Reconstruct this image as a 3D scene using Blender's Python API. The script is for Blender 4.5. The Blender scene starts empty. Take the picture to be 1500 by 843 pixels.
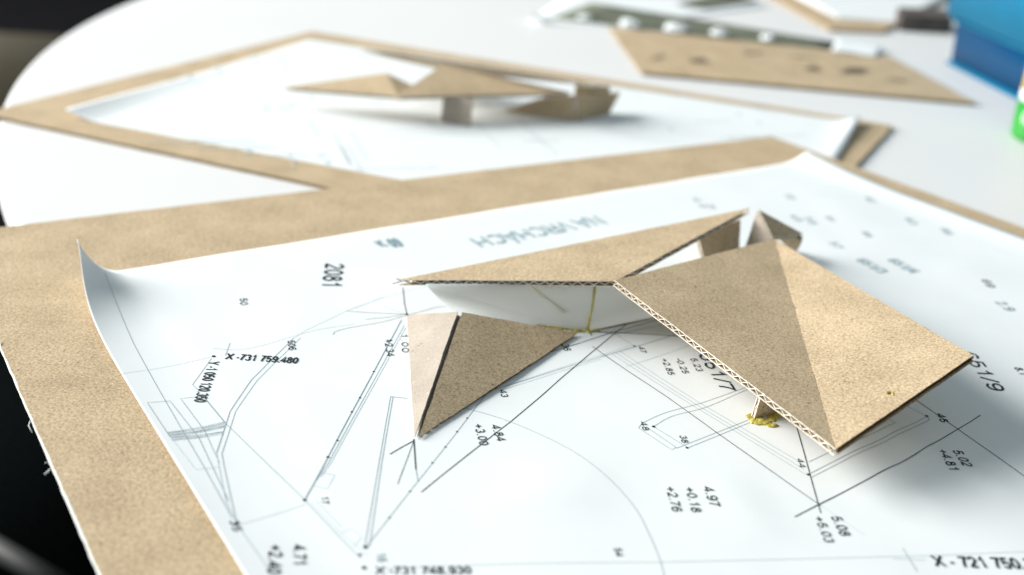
import bpy, bmesh, math, random
from mathutils import Vector, Matrix
from mathutils.noise import noise as mnoise
random.seed(7)
sc = bpy.context.scene
COL = sc.collection

# ------------------------------------------------------------------ camera
H = 0.2                      # camera height above the plan sheet (metres)
Z0 = 0.7550                  # height of the front plan sheet above the floor
TT = 0.7500                  # table top
FPX, CXP, CYP = 1700.0, 750.0, 421.5
PITCH, ROLL = math.radians(24), math.radians(4)
FWD = Vector((0, math.cos(PITCH), -math.sin(PITCH)))
UP0 = Vector((0, math.sin(PITCH), math.cos(PITCH)))
RIGHT = math.cos(ROLL) * Vector((1, 0, 0)) + math.sin(ROLL) * UP0
UPV = -math.sin(ROLL) * Vector((1, 0, 0)) + math.cos(ROLL) * UP0
CAM = Vector((0, 0, Z0 + H))
cam = bpy.data.cameras.new('camera')
co = bpy.data.objects.new('camera', cam); COL.objects.link(co); sc.camera = co
m = Matrix.Identity(4)
for i in range(3):
    m[i][0], m[i][1], m[i][2], m[i][3] = RIGHT[i], UPV[i], -FWD[i], CAM[i]
co.matrix_world = m
cam.sensor_width = 36; cam.lens = 36 * FPX / 1500
cam.clip_start = 0.01; cam.clip_end = 60
cam.dof.use_dof = True; cam.dof.focus_distance = 0.405; cam.dof.aperture_fstop = 6.6

# ------------------------------------------------------------------ light
W = bpy.data.worlds.new('World'); sc.world = W; W.use_nodes = True
bg = W.node_tree.nodes['Background']
bg.inputs[0].default_value = (0.79, 0.92, 0.98, 1); bg.inputs[1].default_value = 0.37
def area(name, loc, target, sx, sy, power, colr):
    l = bpy.data.lights.new(name, 'AREA'); l.shape = 'RECTANGLE'; l.size = sx; l.size_y = sy
    l.energy = power; l.color = colr
    o = bpy.data.objects.new(name, l); COL.objects.link(o); o.location = loc
    o.rotation_euler = (Vector(target) - Vector(loc)).to_track_quat('-Z', 'Y').to_euler()
    return o
area('window_light', (-4.6, 1.45, 2.90), (0.10, 0.45, 0.76), 3.8, 2.8, 715, (1.0, 0.975, 0.945))
sc.view_settings.view_transform = 'Standard'; sc.view_settings.look = 'None'
sc.view_settings.exposure = 0.0; sc.view_settings.gamma = 1.0
sc.view_settings.use_curve_mapping = False
sc.render.engine = 'CYCLES'

# ------------------------------------------------------------------ helpers
def px(x, y, h=0.0):
    """photo pixel -> point on the horizontal plane h metres above the front sheet"""
    r = FWD + RIGHT * ((x - CXP) / FPX) - UPV * ((y - CYP) / FPX)
    t = (Z0 + h - CAM.z) / r.z
    return CAM + r * t
def tag(o, label=None, cat=None, group=None, kind=None):
    if label: o['label'] = label
    if cat: o['category'] = cat
    if group: o['group'] = group
    if kind: o['kind'] = kind
    return o
def link(name, me, mat=None, parent=None, smooth=False):
    o = bpy.data.objects.new(name, me); COL.objects.link(o)
    if mat: me.materials.append(mat)
    if smooth:
        for p in me.polygons: p.use_smooth = True
    if parent:
        o.parent = parent; o.matrix_parent_inverse = Matrix.Translation(-parent.location)
    return o
def mesh(name, V, F, mat=None, parent=None, smooth=False):
    me = bpy.data.meshes.new(name); me.from_pydata([tuple(v) for v in V], [], F); me.update()
    return link(name, me, mat, parent, smooth)
def from_bm(name, bm, mat=None, parent=None, smooth=False):
    me = bpy.data.meshes.new(name); bm.to_mesh(me); bm.free()
    return link(name, me, mat, parent, smooth)
def empty(name, loc):
    o = bpy.data.objects.new(name, None); COL.objects.link(o); o.location = loc; o.empty_display_size = .02
    return o

# ------------------------------------------------------------------ materials
def newmat(name):
    mt = bpy.data.materials.new(name); mt.use_nodes = True
    return mt, mt.node_tree.nodes, mt.node_tree.links, mt.node_tree.nodes['Principled BSDF']
def ramp(N, stops):
    r = N.new('ShaderNodeValToRGB'); e = r.color_ramp.elements
    while len(e) < len(stops): e.new(0.5)
    for k, (p, c) in enumerate(stops):
        e[k].position = p; e[k].color = (*c, 1)
    return r
def noise(N, L, co_, scale, detail=2, rough=.5):
    n = N.new('ShaderNodeTexNoise'); n.inputs['Scale'].default_value = scale
    n.inputs['Detail'].default_value = detail; n.inputs['Roughness'].default_value = rough
    L.new(co_, n.inputs['Vector']); return n
def mixc(N, L, kind, fac, a, b):
    x = N.new('ShaderNodeMix'); x.data_type = 'RGBA'; x.blend_type = kind
    if isinstance(fac, float): x.inputs[0].default_value = fac
    else: L.new(fac, x.inputs[0])
    for s, v in ((6, a), (7, b)):
        if isinstance(v, tuple): x.inputs[s].default_value = (*v, 1)
        else: L.new(v, x.inputs[s])
    return x.outputs[2]
def kraft(name, base, con=1.0):
    mt, N, L, P = newmat(name)
    tc = N.new('ShaderNodeTexCoord'); o = tc.outputs['Object']
    mp = N.new('ShaderNodeMapping'); mp.inputs['Scale'].default_value = (1, 1, 1); L.new(o, mp.inputs[0]); v = mp.outputs[0]
    lo = tuple(c * (1 - .38 * con) for c in base); hi = tuple(min(1, c * (1 + .30 * con)) for c in base)
    n1 = noise(N, L, v, 1150, 3, .65)
    r1 = ramp(N, [(.33, lo), (.50, base), (.68, hi)]); L.new(n1.outputs[0], r1.inputs[0])
    n2 = noise(N, L, v, 45, 3)
    r2 = ramp(N, [(.3, (.88, .87, .85)), (.7, (1.08, 1.08, 1.08))]); L.new(n2.outputs[0], r2.inputs[0])
    c = mixc(N, L, 'MULTIPLY', 1.0, r1.outputs[0], r2.outputs[0])
    n3 = noise(N, L, v, 620, 1)
    r3 = ramp(N, [(.735, (0, 0, 0)), (.77, (1, 1, 1))]); L.new(n3.outputs[0], r3.inputs[0])
    c = mixc(N, L, 'MIX', r3.outputs[0], c, tuple(x * .33 for x in base))
    n4 = noise(N, L, v, 800, 1)
    r4 = ramp(N, [(.25, (.55, .55, .55)), (.29, (0, 0, 0))]); L.new(n4.outputs[0], r4.inputs[0])
    c = mixc(N, L, 'MIX', r4.outputs[0], c, tuple(min(1, x * 1.5 + .08) for x in base))
    L.new(c, P.inputs['Base Color']); P.inputs['Roughness'].default_value = .85
    P.inputs['Specular IOR Level'].default_value = .2
    b = N.new('ShaderNodeBump'); b.inputs['Strength'].default_value = .22; b.inputs['Distance'].default_value = .0004
    L.new(n1.outputs[0], b.inputs['Height']); L.new(b.outputs[0], P.inputs['Normal'])
    return mt
KR = kraft('kraft_board', (.505, .396, .258))
KR_BROWN_SHADE = kraft('kraft_brown_shade', (.27, .195, .12))  # dark brown: shade painted into cut edges turned from the window; also foot strip
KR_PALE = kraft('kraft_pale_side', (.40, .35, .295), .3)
KR_EDGE = kraft('kraft_cut_edge', (.80, .74, .64))
def plain(name, c, rough=.5, spec=.5, coat=0, var=0, vs=60, bump=0):
    mt, N, L, P = newmat(name)
    P.inputs['Roughness'].default_value = rough; P.inputs['Specular IOR Level'].default_value = spec
    P.inputs['Coat Weight'].default_value = coat
    P.inputs['Base Color'].default_value = (*c, 1)
    if var or bump:
        tc = N.new('ShaderNodeTexCoord'); n = noise(N, L, tc.outputs['Object'], vs, 3)
        if var:
            r = ramp(N, [(.3, tuple(x * (1 - var) for x in c)), (.7, tuple(min(1, x * (1 + var)) for x in c))])
            L.new(n.outputs[0], r.inputs[0]); L.new(r.outputs[0], P.inputs['Base Color'])
        if bump:
            b = N.new('ShaderNodeBump'); b.inputs['Strength'].default_value = bump; b.inputs['Distance'].default_value = .001
            L.new(n.outputs[0], b.inputs['Height']); L.new(b.outputs[0], P.inputs['Normal'])
    return mt
def paper_mat(name, c, trans=.06):
    mt, N, L, P = newmat(name)
    tc = N.new('ShaderNodeTexCoord'); n = noise(N, L, tc.outputs['Object'], 70, 4)
    r = ramp(N, [(.3, tuple(x * .975 for x in c)), (.7, c)]); L.new(n.outputs[0], r.inputs[0])
    L.new(r.outputs[0], P.inputs['Base Color']); P.inputs['Roughness'].default_value = .7
    P.inputs['Specular IOR Level'].default_value = .25
    n2 = noise(N, L, tc.outputs['Object'], 2200, 2)
    b = N.new('ShaderNodeBump'); b.inputs['Strength'].default_value = .12; b.inputs['Distance'].default_value = .0002
    L.new(n2.outputs[0], b.inputs['Height']); L.new(b.outputs[0], P.inputs['Normal'])
    t = N.new('ShaderNodeBsdfTranslucent'); t.inputs[0].default_value = (*c, 1)
    mx = N.new('ShaderNodeMixShader'); mx.inputs[0].default_value = trans
    L.new(P.outputs[0], mx.inputs[1]); L.new(t.outputs[0], mx.inputs[2])
    L.new(mx.outputs[0], N['Material Output'].inputs[0])
    return mt
PAPER = paper_mat('plan_paper', (.815, .86, .87))
WALLP = paper_mat('white_card', (.88, .90, .90), .8)
INK = plain('plan_ink', (.012, .022, .03), .8, .2)
THIN = plain('thin_plan_line', (.20, .30, .34), .8, .2)
FARINK = plain('light_plan_ink', (.30, .42, .46), .8, .2)
FAINT = plain('faint_plan_line', (.52, .62, .65), .8, .2)
PENCIL = plain('pencil_line', (.03, .045, .055), .6, .3)
GLUE = plain('dried_glue', (.46, .40, .09), .35, .5, var=.25, vs=300, bump=.3)
TABLE = plain('white_laminate', (.745, .755, .75), .45, .3, var=.012, vs=6)
RIM = plain('table_rim', (.72, .72, .71), .4, .5)
CHROME = plain('chair_tube', (.022, .024, .024), .6, .3)
BLACKF = plain('black_fabric', (.003, .004, .004), 1, .0, var=.5, vs=300, bump=.3)
FLOORM = plain('dark_carpet', (.010, .010, .011), 1, .0, var=.3, vs=200)
BEIGE = plain('beige_upholstery', (.20, .165, .105), .9, .2, var=.12, vs=120, bump=.2)
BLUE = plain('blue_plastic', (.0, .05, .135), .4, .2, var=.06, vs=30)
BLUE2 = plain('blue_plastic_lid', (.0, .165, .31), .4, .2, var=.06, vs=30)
GREEN = plain('green_label', (.012, .30, .025), .3, .5, coat=.3)
YELLOW = plain('yellow_plastic', (.80, .52, .03), .35, .5)
WHITEP = plain('white_plastic', (.82, .82, .80), .35, .5)
OLIVE = plain('olive_print', (.135, .15, .105), .6, .3, var=.4, vs=40)
SMUDGE = plain('pencil_smudge', (.11, .085, .06), .8, .2)
GREYB = plain('grey_print', (.10, .085, .075), .7, .3, var=.4, vs=60)
FIBRE = plain('paper_fibre', (.72, .74, .70), .8, .2)

# ------------------------------------------------------------------ setting
fl = mesh('floor', [(-8, -3, 0), (8, -3, 0), (8, 14, 0), (-8, 14, 0)], [(0, 1, 2, 3)], FLOORM)
tag(fl, kind='structure')

# round table
HT = H + Z0 - TT
TC = Vector((2.2616 * HT, 4.5274 * HT, 0)); TR = 3.997 * HT
def lathe(name, prof, centre, mat, parent, seg=128, smooth=True):
    V, F = [], []
    for r, z in prof:
        for k in range(seg):
            a = 2 * math.pi * k / seg
            V.append((centre.x + r * math.cos(a), centre.y + r * math.sin(a), z))
    n = len(prof)
    for i in range(n - 1):
        for k in range(seg):
            k2 = (k + 1) % seg
            F.append((i * seg + k, i * seg + k2, (i + 1) * seg + k2, (i + 1) * seg + k))
    if prof[0][0] > 1e-6: F.append(tuple(range(seg - 1, -1, -1)))
    if prof[-1][0] > 1e-6: F.append(tuple((n - 1) * seg + k for k in range(seg)))
    o = mesh(name, V, F, mat, parent)
    if smooth:
        for p in o.data.polygons: p.use_smooth = len(p.vertices) == 4
    return o
table = empty('round_table', (TC.x, TC.y, 0))
tag(table, 'round white laminate table carrying the cardboard models', 'table')
lathe('table_top', [(TR - .012, TT - .024), (TR - .003, TT - .021), (TR, TT - .012), (TR - .0005, TT - .004), (TR - .002, TT - .0012), (TR - .0045, TT)], TC, TABLE, table, 256)
lathe('pedestal', [(.05, .02), (.045, .3), (.045, .68), (.12, TT - .025)], TC, RIM, table, 48)
lathe('base', [(.36, .001), (.36, .012), (.06, .022)], TC, RIM, table, 64)

# ------------------------------------------------------------------ corrugated board builder
def clip_interval(poly, s):
    ts = []
    n = len(poly)
    for i in range(n):
        a, b = poly[i], poly[(i + 1) % n]
        if (a[0] - s) * (b[0] - s) < 0 or a[0] == s:
            if a[0] == b[0]: continue
            f = (s - a[0]) / (b[0] - a[0]); ts.append(a[1] + f * (b[1] - a[1]))
    return (min(ts), max(ts)) if len(ts) >= 2 else None
def board(name, pts, parent, flute=None, t=.0023, mat=None, back=None, pitch=.0042, jit=.00012, up=True, edge=None, smat=None):
    """corrugated cardboard: two liners and a zigzag fluting between them; pts lie on the upper face"""
    pts = [Vector(p) for p in pts]
    n = (pts[1] - pts[0]).cross(pts[2] - pts[0]).normalized()
    if up and n.z < 0: n = -n
    fd = Vector(flute) if flute is not None else pts[2] - pts[0]
    v = (fd - n * fd.dot(n)).normalized(); u = v.cross(n).normalized()
    o = pts[0]
    poly = [((p - o).dot(u), (p - o).dot(v)) for p in pts]
    rnd = random.Random(hash(name) % 1000 + len(pts) + int(abs(pts[0].x) * 1e5))
    rnd = random.Random(int(abs(pts[0].x + pts[1].y * 3) * 1e6))
    out = []
    for i in range(len(poly)):
        a, b = Vector(poly[i]), Vector(poly[(i + 1) % len(poly)])
        L = (b - a).length; k = max(2, min(400, int(L / .0022)))
        d = (b - a) / L; nn = Vector((-d.y, d.x)); w = 0
        for q in range(k):
            w = w * .6 + rnd.uniform(-1, 1) * jit
            p = a + (b - a) * (q / k) + (nn * w if q else nn * 0)
            out.append((p.x, p.y))
    lt = .00030
    P3 = lambda a, h: o + u * a[0] + v * a[1] - n * h
    root = None
    def liner(nm, h0, h1, mt, par):
        V = [P3(a, h0) for a in out] + [P3(a, h1) for a in out]; k = len(out)
        F = [tuple(range(k)), tuple(range(2 * k - 1, k - 1, -1))] + [(i, i + k, (i + 1) % k + k, (i + 1) % k) for i in range(k)]
        ob = mesh(nm, V, F, mt, par)
        bm = bmesh.new(); bm.from_mesh(ob.data); bmesh.ops.recalc_face_normals(bm, faces=bm.faces)
        bm.to_mesh(ob.data); bm.free()
        ob.data.materials.append(edge or KR_EDGE)
        for p in ob.data.polygons:
            if len(p.vertices) == 4: p.material_index = 1
        return ob
    top = liner(name, 0, lt, mat or KR, parent)
    liner('lower_liner', t - lt, t, back or mat or KR, top)
    # fluting
    smin = min(p[0] for p in poly); smax = max(p[0] for p in poly)
    V, F = [], []; prev = None; step = pitch / 8; k = 0; s = smin + step * .5
    mid, amp = t / 2, t / 2 - lt - .00018
    while s < smax:
        iv = clip_interval(poly, s)
        if iv and iv[1] - iv[0] > .0006:
            ph = (s / pitch) % 1
            tri = 4 * abs(ph - .5) - 1
            zz = mid + amp * math.sin(math.asin(max(-1, min(1, tri * .96))) ) * 1.0
            i0 = len(V)
            V += [P3((s, iv[0] + .00015), zz - .00014), P3((s, iv[1] - .00015), zz - .00014), P3((s, iv[0] + .00015), zz + .00014), P3((s, iv[1] - .00015), zz + .00014)]
            if prev is not None:
                F += [(prev, i0, i0 + 1, prev + 1), (prev + 2, prev + 3, i0 + 3, i0 + 2), (prev, prev + 2, i0 + 2, i0), (prev + 1, i0 + 1, i0 + 3, prev + 3)]
            prev = i0
        else: prev = None
        s += step
    if F: mesh('fluting', V, F, smat or KR_EDGE, top)
    return top

# ------------------------------------------------------------------ boards and sheets
def line_int(a, b, c, d):
    (x1, y1), (x2, y2), (x3, y3), (x4, y4) = a, b, c, d
    D = (x1 - x2) * (y3 - y4) - (y1 - y2) * (x3 - x4)
    A = x1 * y2 - y1 * x2; B = x3 * y4 - y3 * x4
    return ((A * (x3 - x4) - (x1 - x2) * B) / D, (A * (y3 - y4) - (y1 - y2) * B) / D)
def xy(p): return Vector((p.x, p.y))
HB = -.0004                                  # upper face of the front board, just under the sheet
c_bl = xy(px(*line_int((0, 333), (1130, 200), (0, 505), (148, 843)), HB))
c_br = xy(px(1130, 200, HB))
e1 = (c_br - c_bl); LBK = e1.length; e1.normalize(); e2 = Vector((e1.y, -e1.x))
c_fl_dir = (xy(px(148, 843, HB)) - c_bl).normalized(); c_fr_dir = (xy(px(1500, 334, HB)) - c_br).normalized()
def P(v, h): return Vector((v.x, v.y, Z0 + h))
DEP = .46
fb = empty('backing_board', P((c_bl + c_br) / 2 + e2 * .17, HB)); fb.location.z = TT
tag(fb, 'kraft cardboard backing board under the plan with readable numbers, overhanging the table', 'cardboard sheet')
board('board_sheet', [P(c_bl, HB), P(c_br, HB), P(c_br + c_fr_dir * DEP, HB), P(c_bl + c_fl_dir * DEP, HB)], fb, flute=(e2.x, e2.y, 0), t=.0019, pitch=.0046, jit=.0002)
def tube(name, pts, r, mat, parent, seg=6):
    pts = [Vector(p) for p in pts]; V, F = [], []
    for i, p in enumerate(pts):
        d = (pts[min(i + 1, len(pts) - 1)] - pts[max(i - 1, 0)]).normalized()
        a = d.orthogonal().normalized() if i == 0 else (a - d * a.dot(d)).normalized()
        b = d.cross(a)
        rr = r[i] if isinstance(r, (list, tuple)) else r
        for k in range(seg):
            t = 2 * math.pi * k / seg; V.append(p + (a * math.cos(t) + b * math.sin(t)) * rr)
    for i in range(len(pts) - 1):
        for k in range(seg):
            k2 = (k + 1) % seg; F.append((i * seg + k, i * seg + k2, (i + 1) * seg + k2, (i + 1) * seg + k))
    F += [tuple(range(seg - 1, -1, -1)), tuple((len(pts) - 1) * seg + k for k in range(seg))]
    return mesh(name, V, F, mat, parent, True)
# crushed, frayed rim along the cut left edge
rim = []; rr_ = []
for k in range(120):
    p = P(c_bl + c_fl_dir * (DEP * k / 119), HB - .0005 + .0002 * mnoise(Vector((k * .7, 0, 0)))); o_ = .0003 * mnoise(Vector((k * .9, 4, 0))) + .0001
    rim.append(p - Vector((e1.x, e1.y, 0)) * o_); rr_.append(.00038 + .00012 * mnoise(Vector((k * .8, 8, 0))) + .0003 * k / 119)
tube('frayed_rim', rim, rr_, FIBRE, fb, 8)
# loose fibres on the cut left edge of the board
tube('paper_fibre', [px(47, 634, -.0015), px(42, 624, -.0012), px(44, 617, -.001), px(49, 618, -.001), px(52, 630, -.0012)], .00016, FIBRE, fb)
tube('paper_fibre', [px(72, 680, -.001), px(68, 677, -.0008), px(66, 679, -.0005)], .00014, FIBRE, fb)
tube('paper_fibre', [px(73, 688, -.001), px(70, 691, -.0008), px(66, 695, -.0008)], .0003, FIBRE, fb)
tube('paper_fibre', [px(4, 515, -.001), px(1, 508, -.0005), px(-1, 498, .0005)], .0002, FIBRE, fb)

# front plan sheet -----------------------------------------------------------
s_bl = xy(px(90.5, 412)); s_br = xy(px(1180, 236))
f1 = (s_br - s_bl); SL = f1.length; f1.normalize(); f2 = Vector((f1.y, -f1.x)); SD = .42
fl_dir = (xy(px(354, 843)) - s_bl).normalized()
fr_dir = (xy(px(1500, 356)) - s_br).normalized()
def seg_d(p, a, b):
    ab = b - a; t = max(0, min(1, (p - a).dot(ab) / ab.length_squared)); return (p - a - ab * t).length, t
CREASES = [((1270, 612), (1500, 735), .0006, .006), ((1215, 640), (1400, 760), .0004, .007), ((1330, 560), (1500, 640), .0005, .006), ((700, 760), (900, 700), .0003, .012), ((1040, 690), (1130, 790), .0003, .008), ((420, 560), (520, 700), .0003, .01)]
CREASES = [(xy(px(*a)), xy(px(*b)), h, w) for a, b, h, w in CREASES]
def sheet_h(p):
    """height of the curled, slightly creased sheet above its board at ground point p"""
    d = p - s_bl; v = d.dot(f2)
    # distance from left and right edges measured along the back edge direction
    u = d.dot(f1) - v * fl_dir.dot(f1) / fl_dir.dot(f2)
    dr = p - s_br; vr = dr.dot(f2); ur = -(dr.dot(f1) - vr * fr_dir.dot(f1) / fr_dir.dot(f2))
    z = .00025
    q = max(0, 1 - u / .024)
    z += (.0018 + .0150 * math.exp(-(max(0, v) / .032) ** 1.5)) * q ** 1.7
    q = max(0, 1 - ur / .020)
    z += (.0020 + .0035 * math.exp(-(max(0, vr) / .03) ** 2)) * q ** 1.8
    for a, b, h, w in CREASES:
        dd, t = seg_d(p, a, b); z += h * math.exp(-(dd / w) ** 2) * math.sin(math.pi * min(1, max(0, t))) ** .5 if dd < 3 * w else 0
    z += .00045 * max(0, .35 + mnoise(Vector((p.x * 26, p.y * 26, 3.1)))) * min(1, u / .03 if u > 0 else 0)
    return z
def on_sheet(p, dz=.00012):
    h = sheet_h(p); q = P(p, h + dz)
    # curled corner also draws inwards
    d = p - s_bl; v = d.dot(f2); u = d.dot(f1) - v * fl_dir.dot(f1) / fl_dir.dot(f2)
    k = max(0, 1 - u / .024)
    sh = .0075 * math.exp(-(max(0, v) / .030) ** 1.5) * k ** 2
    q.x += f1.x * sh; q.y += f1.y * sh
    return q
def grid_sheet(name, fn, nu, nv, mat, parent=None, thick=.00018):
    V = [fn(i / nu, j / nv) for j in range(nv + 1) for i in range(nu + 1)]
    F = [(j * (nu + 1) + i, (j + 1) * (nu + 1) + i, (j + 1) * (nu + 1) + i + 1, j * (nu + 1) + i + 1) for j in range(nv) for i in range(nu)]
    o = mesh(name, V, F, mat, parent, True)
    md = o.modifiers.new('thickness', 'SOLIDIFY'); md.thickness = thick; md.offset = -1
    return o
def sheet_pt(a, b):
    L = s_bl + fl_dir * (SD * b); R = s_br + fr_dir * (SD * b)
    a = a ** 1.25
    return on_sheet(L.lerp(R, a), 0)
sheet = grid_sheet('site_plan_sheet', sheet_pt, 170, 130, PAPER)
tag(sheet, 'white site plan sheet with readable numbers and pencil lines, its corner curling up', 'plan')

# lines ----------------------------------------------------------------------
def cat(pts, step):
    """Catmull-Rom through 2D ground points"""
    out = []
    n = len(pts)
    for i in range(n - 1):
        p0 = pts[max(i - 1, 0)]; p1 = pts[i]; p2 = pts[i + 1]; p3 = pts[min(i + 2, n - 1)]
        k = max(1, int((p2 - p1).length / step))
        for q in range(k):
            t = q / k
            out.append(.5 * ((2 * p1) + (p2 - p0) * t + (2 * p0 - 5 * p1 + 4 * p2 - p3) * t * t + (3 * p1 - p0 - 3 * p2 + p3) * t ** 3))
    out.append(pts[-1]); return out
class Ribbons:
    def __init__(s, name, mat): s.name = name; s.mat = mat
    def add(s, pts, w, curve=False, wob=0, dz=.00010):
        g = [xy(px(*p)) for p in pts]
        if curve: g = cat(g, .003)
        else:
            o = []
            for a, b in zip(g, g[1:]):
                k = max(1, int((b - a).length / .003))
                o += [a.lerp(b, q / k) for q in range(k)]
            g = o + [g[-1]]
        V, F, b0 = [], [], 0; ph = random.random() * 50
        for i, p in enumerate(g):
            d = (g[min(i + 1, len(g) - 1)] - g[max(i - 1, 0)]).normalized(); n = Vector((-d.y, d.x))
            ww = w * (1 + (.25 * mnoise(Vector((i * .4, ph, 0))) if wob else 0)); p = p + n * (wob * mnoise(Vector((i * .15, ph, 5))))
            V += [on_sheet(p + n * ww / 2, dz), on_sheet(p - n * ww / 2, dz)]
            if i: F.append((2 * i - 2, 2 * i - 1, 2 * i + 1, 2 * i))
        mesh(s.name, V, F, s.mat, sheet)
    def dot(s, p, r, dz=.00014):
        c = xy(px(*p)); n = 10
        V = [on_sheet(c + Vector((math.cos(t), math.sin(t))) * r, dz) for t in [2 * math.pi * k / n for k in range(n)]]
        mesh(s.name, V, [tuple(range(n))], s.mat, sheet)
T_, F_, K_, D_ = Ribbons('printed_line', THIN), Ribbons('printed_line', FAINT), Ribbons('pencil_line', PENCIL), Ribbons('survey_point', INK)
w1, w2 = .00018, .00032
# border and left part
T_.add([(151, 413), (196, 509), (228, 567), (264, 630), (299, 690), (340, 765)], w1)
F_.add([(160, 562), (185, 554), (313, 524)], w1); F_.add([(312, 512), (350, 514), (390, 506), (430, 494), (470, 484), (520, 476)], w1, True)
T_.add([(337, 504), (330, 523)], w1); T_.add([(310, 527), (282, 566), (290, 574)], w1); D_.dot((313, 524), .0007)
road = [(560, 437), (507, 457), (479, 471), (448, 486), (430, 497), (393, 533), (368, 559), (337, 605), (328, 633), (317, 668), (321, 690), (331, 741), (346, 772)]
T_.add(road[4:10], w1 * 1.2); T_.add([(440, 497), (402, 533), (377, 559), (345, 605), (337, 630), (325, 668), (329, 690), (346, 770)], w1)
F_.add(road[:5], w1 * 1.1); F_.add(road[9:], w1 * 1.3)
F_.add([(507, 457), (560, 438), (625, 422)], w1)
K_.add([(590, 424), (592, 445), (596, 463)], w2, wob=.0001); K_.add([(507, 457), (550, 460), (597, 462)], w1, wob=.0002); K_.add([(535, 469), (570, 466), (597, 461)], w1)
K_.add([(488, 492), (490, 488), (510, 482), (560, 473), (597, 463)], w1, True); F_.add([(560, 450), (592, 461)], w1)
D_.dot((596, 462), .0007)
T_.add([(588, 470), (476, 680), (446, 735)], w2); T_.add([(592, 478), (481, 680), (458, 712)], w1); T_.add([(595, 480), (485, 680), (470, 700)], w1 * .8)
D_.dot((572, 500), .0006); D_.dot((446, 735), .0006); D_.dot((480, 672), .0005); D_.dot((535, 804), .0007); D_.dot((346, 774), .0007); D_.dot((527, 815), .0005); D_.dot((533, 834), .0007)
for q in ((547, 546), (527, 585), (515, 606), (494, 648)): D_.dot(q, .0004)
T_.add([(572, 583), (555, 680), (534, 803)], w1); T_.add([(575.5, 583.5), (559, 680), (541, 803)], w1); T_.add([(572, 583), (597, 586)], w1)
T_.add([(446, 735), (494, 786), (528, 820)], w1); F_.add([(453, 737), (499, 784), (540, 818)], w1); F_.add([(462, 735), (500, 775)], w1)
T_.add([(299, 585), (330, 622)], w2); T_.add([(330, 622), (446, 734)], w1)
F_.add([(469, 693), (490, 698), (479, 718), (458, 713)], w1); F_.add([(500, 783), (515, 777), (530, 790), (517, 803)], w1)
F_.add([(349, 775), (447, 741)], w1); F_.add([(352, 782), (395, 843)], w2)
for k in range(7):
    o = k * 1.3; T_.add([(245 + o * .4 + random.uniform(-1, 2), 640 + o), (290, 630.5 + o), (331 + random.uniform(-3, 0), 620 + o * 1.1)], w1 * .9, True, wob=.0006)
for k in range(5):
    o = k * 1.3; T_.add([(250 + o * .4, 648 + o), (292, 641 + o), (328 + random.uniform(-3, 0), 634 + o)], w1 * .8, True, wob=.0006)
T_.add([(249, 647), (216, 597), (249, 592), (291, 645), (335, 740)], w1); F_.add([(252, 650), (287, 695), (322, 688)], w1)
T_.add([(300, 635), (264.5, 587.5), (297, 583)], w1); T_.add([(300, 635), (321, 682)], w1 * .8)
# tip of the small roof and its pencil marks
K_.add([(607, 648), (588, 658), (571, 668)], w2 * 1.1, wob=.0001); K_.add([(607, 646), (582, 712)], w1, wob=.0001); K_.add([(606, 646), (609, 690)], w2 * 1.2); T_.add([(609, 690), (612, 707)], w1)
T_.add([(536, 804), (612, 707), (668, 637), (696, 600), (720, 570)], w1)
for q in ((633, 680), (652, 657), (669, 635), (684, 615), (600, 722), (570, 761)): D_.dot(q, .00035)
K_.add([(617, 723), (690, 664), (748, 620), (817, 560), (902, 489), (924, 472)], w2, wob=.00012)
T_.add([(680, 600), (747, 620), (828, 657), (885, 698), (929, 745), (952, 788), (966, 822), (973, 850), (974, 880)], w1 * .8, True)
F_.add([(560, 835), (690, 830), (1000, 825), (1260, 818.5), (1500, 811), (1560, 809)], w1, True)
T_.add([(1322, 805), (1343, 839)], w1); F_.add([(1308, 820), (1356, 822)], w1)
# house outline
K_.add([(868, 510), (920, 546), (973, 581), (1051, 637), (1147, 704), (1202, 742)], w2, wob=.00014); F_.add([(1202, 742), (1265, 785)], w1)
K_.add([(1164, 759), (1200, 740), (1316, 682), (1435, 612)], w2 * 1.1, wob=.0001)
K_.add([(1160, 605), (1202, 753)], w2, wob=.0001); K_.add([(1320, 573), (1340, 587), (1500, 699), (1560, 741)], w2, wob=.0002)
for dx, k in ((0, 1), (7, 1), (13, 1)):
    T_.add([(1171 + dx, 679 + dx * 1.55), (1024 - dx * .8, 592 + dx * .3), (907 - dx * .8, 516 + dx * .4)], w1 * .85)
T_.add([(1184, 679), (1311, 621.5), (1299, 614)], w1); T_.add([(1185, 696), (1358, 612), (1328, 597)], w1 * 1.1); T_.add([(1188, 701), (1361, 617), (1357, 611)], w1)
D_.dot((1357, 611.5), .0006); D_.dot((1184, 697), .0006)
T_.add([(935, 629), (984, 661), (990, 657)], w1); T_.add([(940, 622), (974, 607), (1028, 592), (1090, 570), (1130, 556)], w1, True); T_.add([(957, 627), (984, 612), (1034, 598.6), (1093, 573), (1130, 560)], w1, True)
T_.add([(957, 627), (1006, 657)], w1); T_.add([(950, 630), (991, 658)], w1); T_.add([(935, 629), (940, 622)], w1)
T_.add([(990.6, 658.5), (1101, 615.5), (1130, 603)], w1); T_.add([(1006, 658.5), (1101, 620), (1130, 608)], w1); D_.dot((957, 627), .0006); D_.dot((1006, 658), .0005)
K_.add([(800, 520), (843, 507), (904, 487), (960, 471), (1000, 459)], w2, wob=.0002); K_.add([(830, 489), (901, 489), (960, 492), (995, 495)], w2, wob=.0002)
K_.add([(862, 486), (900, 492), (960, 480), (990, 474)], w1, wob=.0003); K_.add([(866, 494), (862, 485), (872, 480)], w2 * 1.5, wob=.0005)
T_.add([(860, 484), (904, 493), (929, 509)], w1); D_.dot((929, 509), .0005)
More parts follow.
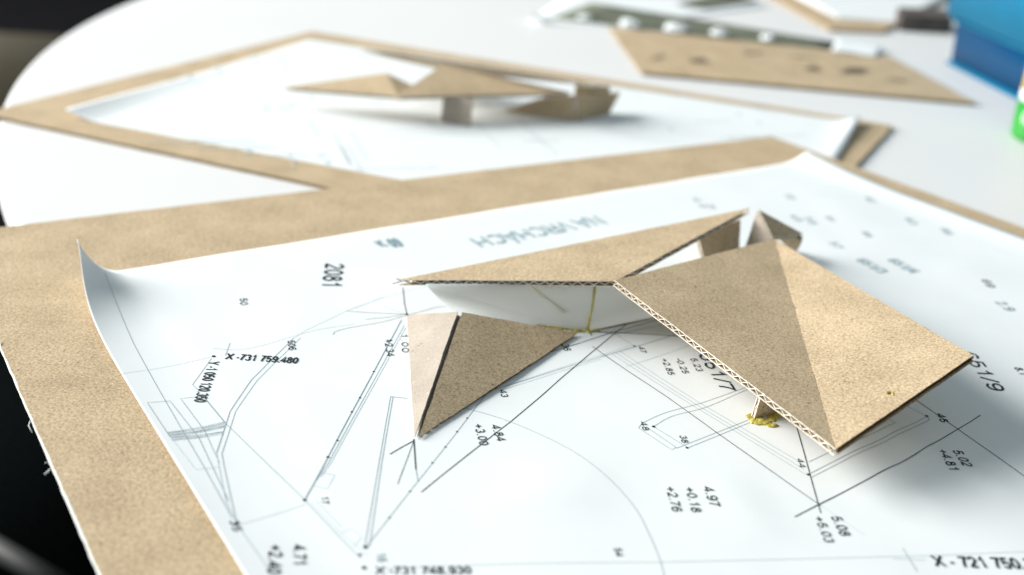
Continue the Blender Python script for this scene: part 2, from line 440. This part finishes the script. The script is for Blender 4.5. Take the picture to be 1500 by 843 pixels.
F_.add([(880, 524), (963, 500), (1000, 488)], w1); T_.add([(725, 572), (830, 540), (931, 510), (990, 492)], w1); F_.add([(741, 566), (830, 538), (925, 508)], w1); F_.add([(730, 574), (880, 528)], w1); F_.add([(917, 539), (1011, 508)], w1)
F_.add([(690, 455), (640, 450), (600, 463)], w1); T_.add([(600, 462), (640, 452), (668, 448)], w1)
F_.add([(1300, 600), (1330, 590)], w1)

# text -----------------------------------------------------------------------
# (string, baseline start px, baseline end px, top-left px, weight)
TX = [("4.84", (719, 625.5), (728, 649), (730, 623), 1), ("+3.00", (694, 624), (702.5, 655), (705.5, 622), 1),
 ("+2.76", (974.5, 715), (984.5, 752), (987, 714), 1), ("+0.18", (1002.5, 716), (1013, 753), (1015, 715), 1), ("4.97", (1029, 716), (1040, 745), (1042, 715), 1),
 ("+5.03", (1192, 758), (1208, 797), (1204, 757), 1), ("5.08", (1216, 758), (1231, 787), (1229, 756), 1),
 ("+4.81", (1373, 662), (1391, 693), (1384, 660), 1), ("5.02", (1394, 662), (1410, 687), (1406, 660), 1),
 ("+2.85", (968, 527), (979, 551), (976, 526), 1), ("-0.25", (989, 527), (1000, 549), (997, 526), 1), ("5.23", (1010.5, 527), (1020.5, 546), (1018.5, 526), 1),
 ("651/7", (1022, 521), (1057, 575), (1039, 518), 1), ("651/9", (1406, 518), (1451, 574), (1421, 513), 1.0),
 ("43", (731, 573), (734.5, 584), (740, 572), 1), ("48", (937, 620), (942, 633), (945, 619), 1), ("38", (994.5, 640), (999, 651), (1003, 639), 1),
 ("44", (1166, 674), (1171, 687), (1174, 673), 1), ("45", (1371, 608), (1378, 621), (1380, 606), 1.5), ("47", (934, 510), (939, 519), (941, 508.5), 1),
 ("+2.34", (563, 499), (566.5, 524), (573, 499), 1), ("1.00", (587, 490), (589, 519), (596, 490), 1), ("506", (421, 501), (423, 515), (431, 501), 1),
 ("50", (351, 439), (352, 449), (361, 438), 1), ("2081", (477, 388), (471, 422), (502, 390), 1.0),
 ("NA VRCHÁCH", (870, 318), (686, 352), (872, 331), .95), ("60", (579, 351), (564, 353), (579, 363), .7), ("34", (556, 354), (546, 356), (557, 364), .8),
 ("X -731 759.480", (330, 528), (435, 534), (331, 520), 1), ("Y -1 050 120.350", (306, 532), (284, 592), (320, 534), 1),
 ("35", (336, 770), (342, 787), (348, 768), 1), ("17", (470, 730), (471, 741), (480, 730), 1), ("4.71", (429, 802), (430, 833), (446, 801), 1.2), ("+2.40", (395, 803), (391, 848), (413, 801), 1.3),
 ("16", (551, 813), (553, 826), (563, 812), .8), ("X -731 748.930", (550, 843), (690, 843), (551, 833), 1.2), ("X - 721 750.350", (1371, 831), (1545, 838), (1375, 817), 1.25),
 ("54", (898, 806), (902, 818), (908, 805), 1), ("36", (822, 507), (826, 517), (831, 505), 1),
 ("651/3", (1252, 383), (1288, 402), (1262, 379), .95), ("651/4", (1298, 383), (1334, 402), (1308, 379), .95), ("57", (1212, 357), (1223, 366), (1220, 353), .95), ("58", (1176, 319), (1187, 330), (1184, 316), .95), ("61", (1208, 319), (1215, 326), (1214, 316), .8),
 ("4.9", (1155, 317), (1166, 325), (1162, 314), .6), ("62", (1265, 290), (1274, 298), (1271, 287), .8), ("63", (1324, 321), (1334, 330), (1331, 318), .8), ("66", (1376, 336), (1386, 345), (1383, 333), .8), ("68", (1261, 341), (1269, 349), (1267, 338), .8),
 ("69", (1436, 412), (1446, 423), (1444, 409), 1), ("8.1", (1484, 541), (1494, 552), (1492, 538), 1), ("2.9", (1456, 444), (1474, 457), (1466, 441), .8), ("4.4", (1012, 291), (1026, 306), (1020, 288), .95), ("71", (1032, 301), (1039, 308), (1040, 299), .8), ("72", (1146, 286), (1156, 294), (1152, 283), .6)]
def arc(cx_, cy_, rx, ry, a0, a1, n=14):
    return [(cx_ + rx * math.cos(math.radians(a0 + (a1 - a0) * k / n)), cy_ + ry * math.sin(math.radians(a0 + (a1 - a0) * k / n))) for k in range(n + 1)]
SIX = [arc(.37, .31, .26, .27, 0, 360, 20), arc(.40, .46, .29, .49, 42, 195)]
AA = [[(.03, 0), (.45, .97), (.87, 0)], [(.18, .32), (.72, .32)]]
GL = {'0': (.78, [arc(.38, .49, .26, .45, 0, 360, 24)]), '1': (.78, [[(.20, .70), (.33, .79), (.44, .95), (.44, .0)]]),
 '2': (.78, [arc(.37, .69, .25, .25, 172, -35) + [(.10, .06), (.10, .05)], [(.06, .05), (.64, .05)]]), '3': (.78, [arc(.36, .72, .22, .22, 160, -80) , arc(.36, .27, .26, .24, 80, -160)]),
 '4': (.78, [[(.52, 0), (.52, .93), (.07, .27), (.70, .27)]]), '5': (.78, [[(.61, .93), (.21, .93), (.14, .47)] + arc(.37, .31, .26, .27, 128, -155)]),
 '6': (.78, SIX), '7': (.78, [[(.08, .92), (.65, .92), (.47, .64), (.35, .32), (.30, 0)]]), '8': (.78, [arc(.38, .73, .20, .20, 0, 360, 20), arc(.38, .27, .26, .24, 0, 360, 20)]),
 '9': (.78, [[(.76 - x, .97 - y) for x, y in st_] for st_ in SIX]), '.': (.39, [[(.19, 0), (.19, .13)]]), '-': (.46, [[(.06, .36), (.40, .36)]]),
 '+': (.81, [[(.08, .42), (.72, .42)], [(.40, .10), (.40, .74)]]), '/': (.40, [[(.0, -.02), (.38, 1)]]), ' ': (.39, []),
 'X': (.93, [[(.06, 0), (.86, .98)], [(.06, .98), (.86, 0)]]), 'Y': (.93, [[(.04, .98), (.45, .42), (.88, .98)], [(.45, .42), (.45, 0)]]), 'N': (1.0, [[(.13, 0), (.13, .97), (.84, .03), (.84, 1)]]),
 'A': (.93, AA), 'Á': (.93, AA + [[(.42, 1.08), (.56, 1.22)]]), 'V': (.93, [[(.03, .98), (.45, .03), (.87, .98)]]), 'C': (1.0, [arc(.50, .49, .41, .45, 48, 312, 22)]),
 'R': (1.0, [[(.13, 0), (.13, .93), (.55, .93)] + arc(.58, .71, .25, .22, 90, -90, 10) + [(.13, .49)], [(.52, .48), (.88, 0)]]), 'H': (1.0, [[(.13, 0), (.13, .98)], [(.86, 0), (.86, .98)], [(.13, .53), (.86, .53)]])}
for s, a, b, c, wgt in TX:
    A, B, C = xy(px(*a)), xy(px(*b)), xy(px(*c))
    ex = B - A; n = Vector((-ex.y, ex.x)).normalized(); hgt = abs((C - A).dot(n)) * 1.08
    tot = sum(GL[ch][0] for ch in s) - .1
    V, F, x0, lay = [], [], -.05, 0
    for ch in s:
        adv, strokes = GL[ch]
        for st_ in strokes:
            g = [A + ex * ((x0 + x) / tot) + n * (y * hgt) for x, y in st_]
            w = hgt * .15 * (.75 + .25 * wgt) * (1.25 if ch == '.' else 1); closed = (g[0] - g[-1]).length < 1e-7; b0 = len(V); lay += 1
            for i, p in enumerate(g):
                d1 = (g[i] - g[i - 1] if i else (g[-1] - g[-2] if closed else g[1] - g[0])).normalized(); d2 = (g[i + 1] - g[i] if i < len(g) - 1 else (g[1] - g[0] if closed else g[-1] - g[-2])).normalized()
                m_ = (Vector((-d1.y, d1.x)) + Vector((-d2.y, d2.x))).normalized(); k_ = 1 / max(.45, m_.dot(Vector((-d1.y, d1.x))))
                V += [on_sheet(p + m_ * (w / 2 * k_), .00016 + lay * 2e-6), on_sheet(p - m_ * (w / 2 * k_), .00016 + lay * 2e-6)]
                if i: F.append((b0 + 2 * i - 2, b0 + 2 * i - 1, b0 + 2 * i + 1, b0 + 2 * i))
        x0 += adv
    mesh('printed_text' if any(ch.isalpha() for ch in s) else 'printed_number', V, F, INK if wgt >= 1 else (FARINK if wgt > .9 else THIN), sheet)

# ------------------------------------------------------------------ front cardboard model
def hp(x, y, h): return px(x, y, h * H)
hm = empty('cardboard_house_model', px(960, 520, .0004))
tag(hm, 'folded cardboard house model with white walls and large valley roof on the readable plan', 'model')
A_, B_, C_, D2 = (900, 411, .120), (1134, 350, .076), (1224, 658, .082), (1426, 521, .144)
A3, B3, C3, D3 = hp(*A_), hp(*B_), hp(*C_), hp(*D2)
board('roof_panel', [A3, B3, C3], hm, flute=(C3 - A3).cross(Vector((0, 0, 1))))
board('roof_panel', [B3, D3, C3], hm, flute=(D3 - C3), edge=KR_BROWN_SHADE, smat=KR_BROWN_SHADE)  # cut edge and fluting coloured dark to stand for shade
nrm = (D3 - B3).cross(C3 - B3).normalized(); nrm = nrm if nrm.z > 0 else -nrm
rq = px(1308, 577, 0) - CAM; gs = CAM + rq * ((B3 - CAM).dot(nrm) / rq.dot(nrm))
# long left roof
P1, P2, P3_ = hp(584, 410, .084), hp(901, 412, .116), hp(1099, 305, .105)
board('roof_panel', [P1, P2, P3_], hm, flute=(P2 - P1).cross(Vector((0, 0, 1))))
# torn fibres on the tip
tube('torn_fibre', [hp(588, 412, .080), hp(582, 414, .080), hp(574, 416, .080)], .0003, KR_EDGE, hm)
tube('torn_fibre', [hp(588, 411, .082), hp(581, 409, .084), hp(578, 406, .086)], .0003, KR_EDGE, hm)
# small tent-shaped roof
V3, T3, U3, W3 = hp(596, 462, .006), hp(672, 457, .062), hp(609, 640, .008), hp(846, 488, .010)
gap = (W3 - V3).normalized() * .0013
board('small_roof_panel', [V3, T3 - gap * .4, U3 - gap * .3], hm, flute=(U3 - T3), mat=KR_PALE)
board('small_roof_panel', [T3 + gap, W3, U3 + gap * .8], hm, flute=(U3 - W3).cross(Vector((0, 0, 1))), edge=KR_BROWN_SHADE, smat=KR_BROWN_SHADE)  # shade put into the colour of this panel's cut edge
# white walls
def wall(name, a, b, c, d, mat, t=.0006, parent=None):
    a, b, c, d = map(Vector, (a, b, c, d)); n = (b - a).cross(d - a).normalized() * t
    V = [a, b, c, d, a + n, b + n, c + n, d + n]
    return mesh(name, V, [(0, 1, 2, 3), (7, 6, 5, 4), (0, 4, 5, 1), (1, 5, 6, 2), (2, 6, 7, 3), (3, 7, 4, 0)], mat, parent or hm)
def above(p, x, y):
    """point over ground point p whose height is read from the photo row y"""
    best = None
    for k in range(0, 400):
        q = Vector((p.x, p.y, p.z + k * .0001)); d = q - CAM
        yy = CYP - FPX * d.dot(UPV) / d.dot(FWD)
        if yy <= y: return q
    return q
g0 = px(860, 485, .0006); gl = px(668, 462, .0006); gr = px(962, 464, .0006)
hw = .0205
wl_top = hp(624, 416, .083); wr_top = hp(872, 416, .103)
wall('white_wall', gl, g0, wr_top, wl_top, WALLP)
wall('white_wall', g0 + Vector((.0007, 0, 0)), gr, gr + Vector((.001, .0, .0185)), wr_top + Vector((.0007, 0, 0)), WALLP)
tube('glue_seam', [g0 + Vector((0, -.0006, 0)), g0.lerp(wr_top, .5) + Vector((.0003, -.0006, 0)), wr_top + Vector((0, -.0006, 0))], [.0006, .0004, .0006], GLUE, hm)
# drip line on the wall
q0 = gl.lerp(g0, .62).lerp(wl_top.lerp(wr_top, .62), .98); q1 = gl.lerp(g0, .83).lerp(wl_top.lerp(wr_top, .83), .42)
nw = (g0 - gl).cross(wl_top - gl).normalized()
if nw.y > 0: nw = -nw
tube('glue_string', [q0 + nw * .0006, q0.lerp(q1, .5) + nw * .0007, q1 + nw * .0006], [.00025, .00022, .0006], GLUE, hm)
def blob(name, pts, r, mat, parent, seed):
    rnd = random.Random(seed); bm = bmesh.new()
    for p in pts:
        M = Matrix.Translation(p) @ Matrix.Rotation(rnd.uniform(0, 6), 4, 'Z') @ Matrix.Diagonal((r * rnd.uniform(1.1, 2.0), r * rnd.uniform(.8, 1.3), r * rnd.uniform(.3, .5), 1))
        bmesh.ops.create_icosphere(bm, subdivisions=2, radius=1, matrix=M)
    for v in bm.verts: v.co += Vector((mnoise(v.co * 900), mnoise(v.co * 900 + Vector((9, 0, 0))), .4 * mnoise(v.co * 900 + Vector((0, 9, 0))))) * r * .3
    return from_bm(name, bm, mat, parent, True)
blob('glue', [px(790 + k * 8, 477 + k * .9 + random.uniform(-1, 1), .0008) for k in range(10)] + [px(862 + k * 5, 485 - k, .0006) for k in range(3)], .0013, GLUE, hm, 3)
blob('glue_spot', [gs, gs + Vector((.0016, -.0004, 0)), gs + Vector((-.0015, .0008, 0))], .0007, GLUE, hm, 8)
# brown foot strip of the second wall
tube('base_strip', [px(873, 484, .0005), px(915, 475, .0005), px(958, 465, .0005)], .0005, KR_BROWN_SHADE, hm)
# small support under the valley roof
sa = px(1104, 616, .0002); sb = px(1142, 606, .0002) 
st = Vector((.0018, .0010, .0125))
board('support', [sa, sb, sb + st + Vector((0, 0, .002)), sa + st], hm, flute=(1, .3, 0), up=False, t=.0017)
blob('glue', [px(x, y, .0006) for x, y in ((1101, 610), (1103, 616), (1108, 619), (1114, 620), (1121, 621), (1128, 623), (1134, 624), (1116, 616), (1130, 613), (1138, 609), (1124, 618), (1111, 614))], .0014, GLUE, hm, 5)
# supports between the roofs at the back
wa, wb = hp(1037, 362, .045), hp(1086, 352, .045)
board('inner_wall', [wa - Vector((0, 0, .0086)), wb - Vector((0, 0, .0086)), hp(1085, 322, .085), hp(1036, 345, .080)], hm, flute=(0, 0, 1), up=False, mat=KR)
# folded piece behind the valley roof
E3, F3, G3 = hp(1111, 307, .120), hp(1177, 343, .062), hp(1132, 349, .075)
board('rear_roof_panel', [E3, F3, G3], hm, flute=(E3 - G3).cross(Vector((0, 0, 1))), edge=KR_EDGE)
board('rear_roof_panel', [E3 - Vector((.0006, 0, .0006)), G3 - Vector((.0006, 0, .0006)), px(1088, 374, .0006)], hm, flute=(0, 0, 1), mat=KR_PALE)
kg = px(1166, 368, .0004)
board('rear_roof_panel', [E3 - Vector((0, 0, .002)), F3 - Vector((0, 0, .0014)), kg], hm, flute=(0, 0, 1), edge=KR_BROWN_SHADE, smat=KR_BROWN_SHADE)  # edges given a darker kraft as painted shade

# ------------------------------------------------------------------ second board, sheet and model behind
ZB = -.0029                                   # upper face of the board that the front board partly lies on
k0, k1, k2 = xy(px(-26, 166, ZB)), xy(px(457, 46, ZB)), xy(px(1308, 184, ZB))
ax = (k2 - k1); BL = ax.length; ax.normalize(); ay = Vector((ax.y, -ax.x)); BW = (k0 - k1).length
if ay.dot(k0 - k1) < 0: ay = -ay
kd = (k0 - k1).normalized()
bb = empty('backing_board', Vector(((k0.x + k2.x) / 2, (k0.y + k2.y) / 2, TT)))
tag(bb, 'kraft cardboard backing board lying partly under another board, its plan out of focus', 'cardboard sheet')
board('board_sheet', [P(k0, ZB), P(k1, ZB), P(k2, ZB), P(k2 + kd * BW, ZB)], bb, flute=(kd.x, kd.y, 0), t=.0019, pitch=.0046, jit=.0002, edge=KR, smat=KR)
ZS = ZB + .00025
q0, q1, q2 = xy(px(97, 171, ZS)), xy(px(454, 58, ZS)), xy(px(1259, 181, ZS))
qd = (q0 - q1); QW = qd.length; qd.normalize()
QL = (q2 - q1).length; qx = (q2 - q1).normalized()
def sheet2_h(a, b):
    u = (1 - b) * QW; v = a * QL; r = (1 - a) * QL
    z = ZS
    z += .0045 * max(0, 1 - v / .022) ** 1.7 * math.exp(-(u / .10) ** 1.5)
    z += (.0035 * math.exp(-((b * QW) / .05) ** 2) + .0012) * max(0, 1 - r / .02) ** 2
    return z
def sheet2_pt(a, b):
    g = q1 + qx * (a ** 1.2 * QL) + qd * (b * QW)
    return P(g, sheet2_h(a ** 1.2, b))
def sheet2_at(x, y, dz=.00015):
    g = xy(px(x, y, ZS)) - q1
    b = max(0, min(1, g.dot(Vector((-qx.y, qx.x))) / qd.dot(Vector((-qx.y, qx.x))) / QW)); a = max(0, min(1, (g - qd * b * QW).dot(qx) / QL))
    return P(q1 + qx * (a * QL) + qd * (b * QW), sheet2_h(a, b) + dz)
sheet2 = grid_sheet('site_plan_sheet', sheet2_pt, 90, 70, PAPER)
tag(sheet2, 'white site plan sheet with faint marks under the blurred model', 'plan')
V, F = [], []
rr = random.Random(4)
for k in range(60):                           # out-of-focus print on that sheet
    x, y = rr.uniform(190, 700), rr.uniform(70, 250)
    if k < 20: x, y = rr.uniform(700, 1150), rr.uniform(120, 215)
    g = sheet2_at(x, y); a = rr.choice([.3, 1.9]); d = Vector((math.cos(a), math.sin(a), 0)); n = Vector((-d.y, d.x, 0))
    L, w = (rr.uniform(.02, .06), .0003) if k % 3 else (rr.uniform(.004, .008), .0014)
    mesh('printed_line', [g - d * L / 2 - n * w, g + d * L / 2 - n * w, g + d * L / 2 + n * w, g - d * L / 2 + n * w], [(0, 1, 2, 3)], FAINT, sheet2)

bmod = empty('cardboard_house_model', px(680, 170, ZS))
tag(bmod, 'out of focus folded cardboard model with pointed roofs on a square post', 'model')
def h2(x, y, h): return px(x, y, h * H + ZS)
board('roof_panel', [h2(579, 142, .088), h2(648, 95, .135), h2(838, 136, .092)], bmod, flute=(0, 1, 0))
board('roof_panel', [h2(415, 128, .060), h2(566, 107, .115), h2(583, 141, .086)], bmod, flute=(0, 1, 0))
board('roof_panel', [h2(566, 107, .115), h2(606, 126, .09), h2(583, 141, .086)], bmod, flute=(0, 1, 0))
board('roof_panel', [h2(528, 76, .14), h2(655, 105, .06), h2(870, 127, .13)], bmod, flute=(0, 1, 0), up=False)
def h2g(x, y): return px(x, y, ZS + .0004)
pa, pb = h2g(646, 179), h2g(688, 185)
board('post', [pa, pb, pb + Vector((.0005, .003, .0165)), pa + Vector((.0005, .003, .0175))], bmod, flute=(0, 0, 1), up=False, mat=KR_PALE, back=KR_PALE)
ga, gb, gc = h2g(736, 163), h2g(838, 177), h2g(888, 166)
gt = gb + Vector((0, .0, .0160))
board('small_roof_panel', [ga, gb, gt], bmod, flute=(0, 0, 1), up=False)
def ray_plane(x, y, a, n):
    r = FWD + RIGHT * ((x - CXP) / FPX) - UPV * ((y - CYP) / FPX)
    return CAM + r * ((a - CAM).dot(n) / r.dot(n))
ox = Vector((.0022, 0, 0)); fn_ = (gc - gb).cross(gt - gb).normalized()
board('small_roof_panel', [gb + ox, gc + ox, ray_plane(909, 136, gb + ox, fn_), gt + ox], bmod, flute=(0, 0, 1), up=False)
ba, bb_ = h2(843, 141, .07), h2(893, 139, .07)
board('inner_wall', [ba, bb_, above(bb_, 0, 128), above(ba, 0, 121)], bmod, flute=(0, 0, 1), up=False)
board('inner_wall', [h2(737, 162, .004), h2(838, 140, .085), h2(815, 137, .085)], bmod, flute=(0, 0, 1))

# ------------------------------------------------------------------ things further back on the table
HTB = TT - Z0
def tp(x, y, h=0.0): return px(x, y, HTB + h)
def flat_board(name, lab, catg, corners, h, t, label_parent=True):
    pts = [tp(x, y, h) for x, y in corners]
    c = sum(pts, Vector()) / len(pts)
    e = empty(name, (c.x, c.y, TT)); tag(e, lab, catg)
    board('board_sheet', pts, e, flute=pts[0] - pts[1], t=t, pitch=.005, jit=.0003, edge=KR, smat=KR)
    return e
card = flat_board('cardboard_sheet', 'loose kraft cardboard piece with dark scribbles beside the olive print', 'cardboard sheet', [(892, 40), (940, 106), (1430, 151), (1304, 83)], .0026, .0019)
# dark scribbles on the loose card: one connected pencil stroke each
rr = random.Random(11)
for cx_, cy_, wx, wy, nn in ((965, 84, 11, 5, 9), (1025, 90, 22, 4, 10), (1192, 102, 13, 6, 12), (1252, 104, 24, 5, 20), (1312, 117, 20, 4, 6), (1100, 76, 20, 4, 6), (1180, 84, 30, 3, 5)):
    V, F = [], []
    for k in range(nn):
        a = tp(cx_ + (rr.uniform(.4, 1) if k % 2 else -rr.uniform(.4, 1)) * wx, cy_ + rr.uniform(-wy, wy), .0028 + k * 4e-6)
        n = Vector((0, .0009 if k % 3 else .0006, 0)); V += [a - n, a + n]
        if k: F.append((2 * k - 2, 2 * k, 2 * k + 1, 2 * k - 1))
    mesh('scribble', V, F, SMUDGE, card)

def flat_sheet(name, lab, catg, corners, h, mat, bow=0, curl=0):
    pts = [tp(x, y, h) for x, y in corners]
    def fn(a, b):
        p = pts[0].lerp(pts[1], a).lerp(pts[3].lerp(pts[2], a), b)
        p.z += bow * math.sin(a * 9 + b * 4) ** 2 + curl * max(0, 1 - (a * a + b * b) ** .5 / .25) ** 2
        return p
    o = grid_sheet(name, fn, 24, 12, mat)
    return tag(o, lab, catg)
olive = flat_sheet('printed_photo', 'olive grey printed sheet with a row of white spots', 'print', [(808, 27), (868, 4), (1226, 62), (1222, 76)], .0006, OLIVE, .0003)
for k, (x, y, r) in enumerate(((857, 26, .008), (922, 36, .011), (990, 42, .013), (1053, 49, .010), (1125, 56, .008))):
    c = tp(x, y + 2, .0031 if k else .0012); r *= .78; bm = bmesh.new()
    bmesh.ops.create_icosphere(bm, subdivisions=3, radius=1)
    for v in bm.verts:
        d = v.co.normalized(); q = d * (1 + .45 * mnoise(d * 1.9 + Vector((k * 5, 0, 0))) + .10 * mnoise(d * 5 + Vector((0, k * 5, 0))))
        v.co = c + Vector((q.x * r, q.y * r, max(-.3, q.z) * r * .5 + .3 * .5 * r))
    o = from_bm('paper_ball', bm, PAPER)
    tag(o, ['small white paper ball lying alone on the bare end of the olive print', 'white paper ball at the corner where the loose cardboard meets the olive print', 'largest white paper ball between olive print and loose cardboard', 'white paper ball beside the largest ball, towards the paper slip', 'small white paper ball closest to the paper slip'][k], 'paper ball', 'white paper balls along the olive print')
wsheet = flat_sheet('blank_sheet', 'blank white sheet with a curled corner beyond the olive print', 'paper', [(772, 34), (840, -14), (1130, 10), (905, 40)], .0002, PAPER, .0001, .012)
slip = flat_sheet('paper_slip', 'small white paper slip at the end of the olive print', 'paper', [(1218, 74), (1226, 58), (1292, 70), (1284, 83)], .0034, PAPER, .0005)
ob2 = flat_sheet('printed_photo', 'dark olive print lying at the far side beyond the blank sheet', 'print', [(990, 6), (1030, 12), (1110, 1), (1060, -12)], .0018, OLIVE)
far = flat_board('backing_board', 'far kraft cardboard board edge under a plan near the blue bin', 'cardboard sheet', [(1100, -20), (1215, 42), (1292, 46), (1440, -30)], .0030, .0026)
fs = flat_sheet('site_plan_sheet', 'white plan sheet on the far board with a dark grey printed block', 'plan', [(1150, -12), (1225, 27), (1312, 34), (1430, -24)], .0034, PAPER, .0004)
gpts = [tp(*q) for q in ((1316, 46), (1392, 50), (1396, 24), (1318, 14))]
V = []
for h in (0.0012, .016):
    V += [Vector((p.x, p.y, TT + h)) for p in (gpts[0], gpts[1], gpts[1] + Vector((.01, .05, 0)), gpts[0] + Vector((.01, .05, 0)))]
bm = bmesh.new(); vs = [bm.verts.new(v) for v in V]
for f in ((3, 2, 1, 0), (4, 5, 6, 7), (0, 1, 5, 4), (1, 2, 6, 5), (2, 3, 7, 6), (3, 0, 4, 7)): bm.faces.new([vs[i] for i in f])
bmesh.ops.bevel(bm, geom=bm.edges[:], offset=.0015, segments=2, affect='EDGES')
gb_ = from_bm('grey_block', bm, GREYB); gb_.location.z = -.0012
tag(gb_, 'dark grey brown block standing between the far plan and the blue bin', 'block')

# blue storage bin
b0 = tp(1389, 94); b1 = tp(1468, 135); bd = (b1 - b0); bd.z = 0; bd.normalize(); bn = Vector((-bd.y, bd.x, 0))
if bn.y < 0: bn = -bn
LBX, WBX = .30, .22
bc = b0 + bd * LBX / 2 + bn * WBX / 2
bin_ = empty('storage_bin', (bc.x, bc.y, TT)); tag(bin_, 'blue plastic storage bin with an overhanging lid', 'bin')
def frustum(name, z0, z1, g0_, g1_, mat, bev):
    bm = bmesh.new(); vs = []
    for z, g in ((z0, g0_), (z1, g1_)):
        for sx, sy in ((-1, -1), (1, -1), (1, 1), (-1, 1)):
            p = bc + bd * sx * (LBX / 2 + g) + bn * sy * (WBX / 2 + g); vs.append(bm.verts.new((p.x, p.y, TT + z)))
    for f in ((3, 2, 1, 0), (4, 5, 6, 7), (0, 1, 5, 4), (1, 2, 6, 5), (2, 3, 7, 6), (3, 0, 4, 7)): bm.faces.new([vs[i] for i in f])
    bmesh.ops.bevel(bm, geom=bm.edges[:], offset=bev, segments=4, affect='EDGES', clamp_overlap=True)
    return from_bm(name, bm, mat, bin_, True)
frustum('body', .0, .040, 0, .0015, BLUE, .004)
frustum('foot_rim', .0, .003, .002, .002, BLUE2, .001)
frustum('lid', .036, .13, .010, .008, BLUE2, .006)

# green bottle
gcn = tp(1522, 206)
bot = empty('bottle', (gcn.x, gcn.y, TT)); tag(bot, 'upright green bottle with white band and yellow top near the blue bin', 'bottle')
C0 = Vector((gcn.x, gcn.y, 0))
lathe('body', [(.016, TT), (.0185, TT + .002), (.019, TT + .004), (.019, TT + .026)], C0, GREEN, bot, 48)
lathe('band', [(.0188, TT + .0262), (.0188, TT + .034)], C0, WHITEP, bot, 48)
lathe('neck', [(.0186, TT + .0342), (.0184, TT + .050), (.015, TT + .060), (.008, TT + .064), (.008, TT + .075)], C0, YELLOW, bot, 48)

# black chair under the table edge, beige stool beyond
def rbox(name, c, sx, sy, sz, bev, mat, parent, rot=0, seg=4):
    bm = bmesh.new(); bmesh.ops.create_cube(bm, size=1, matrix=Matrix.Translation(c) @ Matrix.Rotation(rot, 4, 'Z') @ Matrix.Diagonal((sx, sy, sz, 1)))
    bmesh.ops.bevel(bm, geom=bm.edges[:], offset=bev, segments=seg, affect='EDGES')
    return from_bm(name, bm, mat, parent, True)
cp = px(20, 690, .47 - Z0)
ch = empty('chair', (cp.x, cp.y, 0)); tag(ch, 'black fabric chair tucked under the table beneath the overhanging board', 'chair')
rbox('seat', (cp.x, cp.y, .45), .46, .46, .06, .025, BLACKF, ch, .5)
for sx in (-1, 1):
    for sy in (-1, 1):
        a = Vector((cp.x, cp.y, .43)) + Matrix.Rotation(.5, 3, 'Z') @ Vector((sx * .2, sy * .2, 0)); b = a + Vector((sx * .03, sy * .03, -.43))
        tube('leg', [a, b], .011, CHROME, ch, 10)
ta, tb = px(-60, 772, .50 - Z0), px(110, 870, .50 - Z0)
tube('arm_tube', [ta, ta.lerp(tb, .5), tb], .0075, CHROME, ch, 12)
tube('arm_post', [ta, ta + Vector((-.03, 0, -.05))], .0075, CHROME, ch, 12)
tube('arm_post', [tb, tb + Vector((.0, -.01, -.05))], .0075, CHROME, ch, 12)
sp = px(-30, 100, .45 - Z0)
se = empty('upholstered_stool', (sp.x, sp.y, 0)); tag(se, 'low beige upholstered stool beyond the rounded table edge', 'stool')
far_e = px(40, 47, .45 - Z0); near_e = px(-10, 190, .45 - Z0)
dep = far_e.y - near_e.y
rbox('seat', (far_e.x - .25, far_e.y - dep / 2, .39), .95, dep, .12, .03, BEIGE, se, .05)
for sx in (-.38, .38):
    for sy in (-1, 1): tube('leg', [(far_e.x - .25 + sx, far_e.y - dep / 2 + sy * (dep / 2 - .08), .34), (far_e.x - .25 + sx, far_e.y - dep / 2 + sy * (dep / 2 - .08), 0)], .018, CHROME, se, 10)
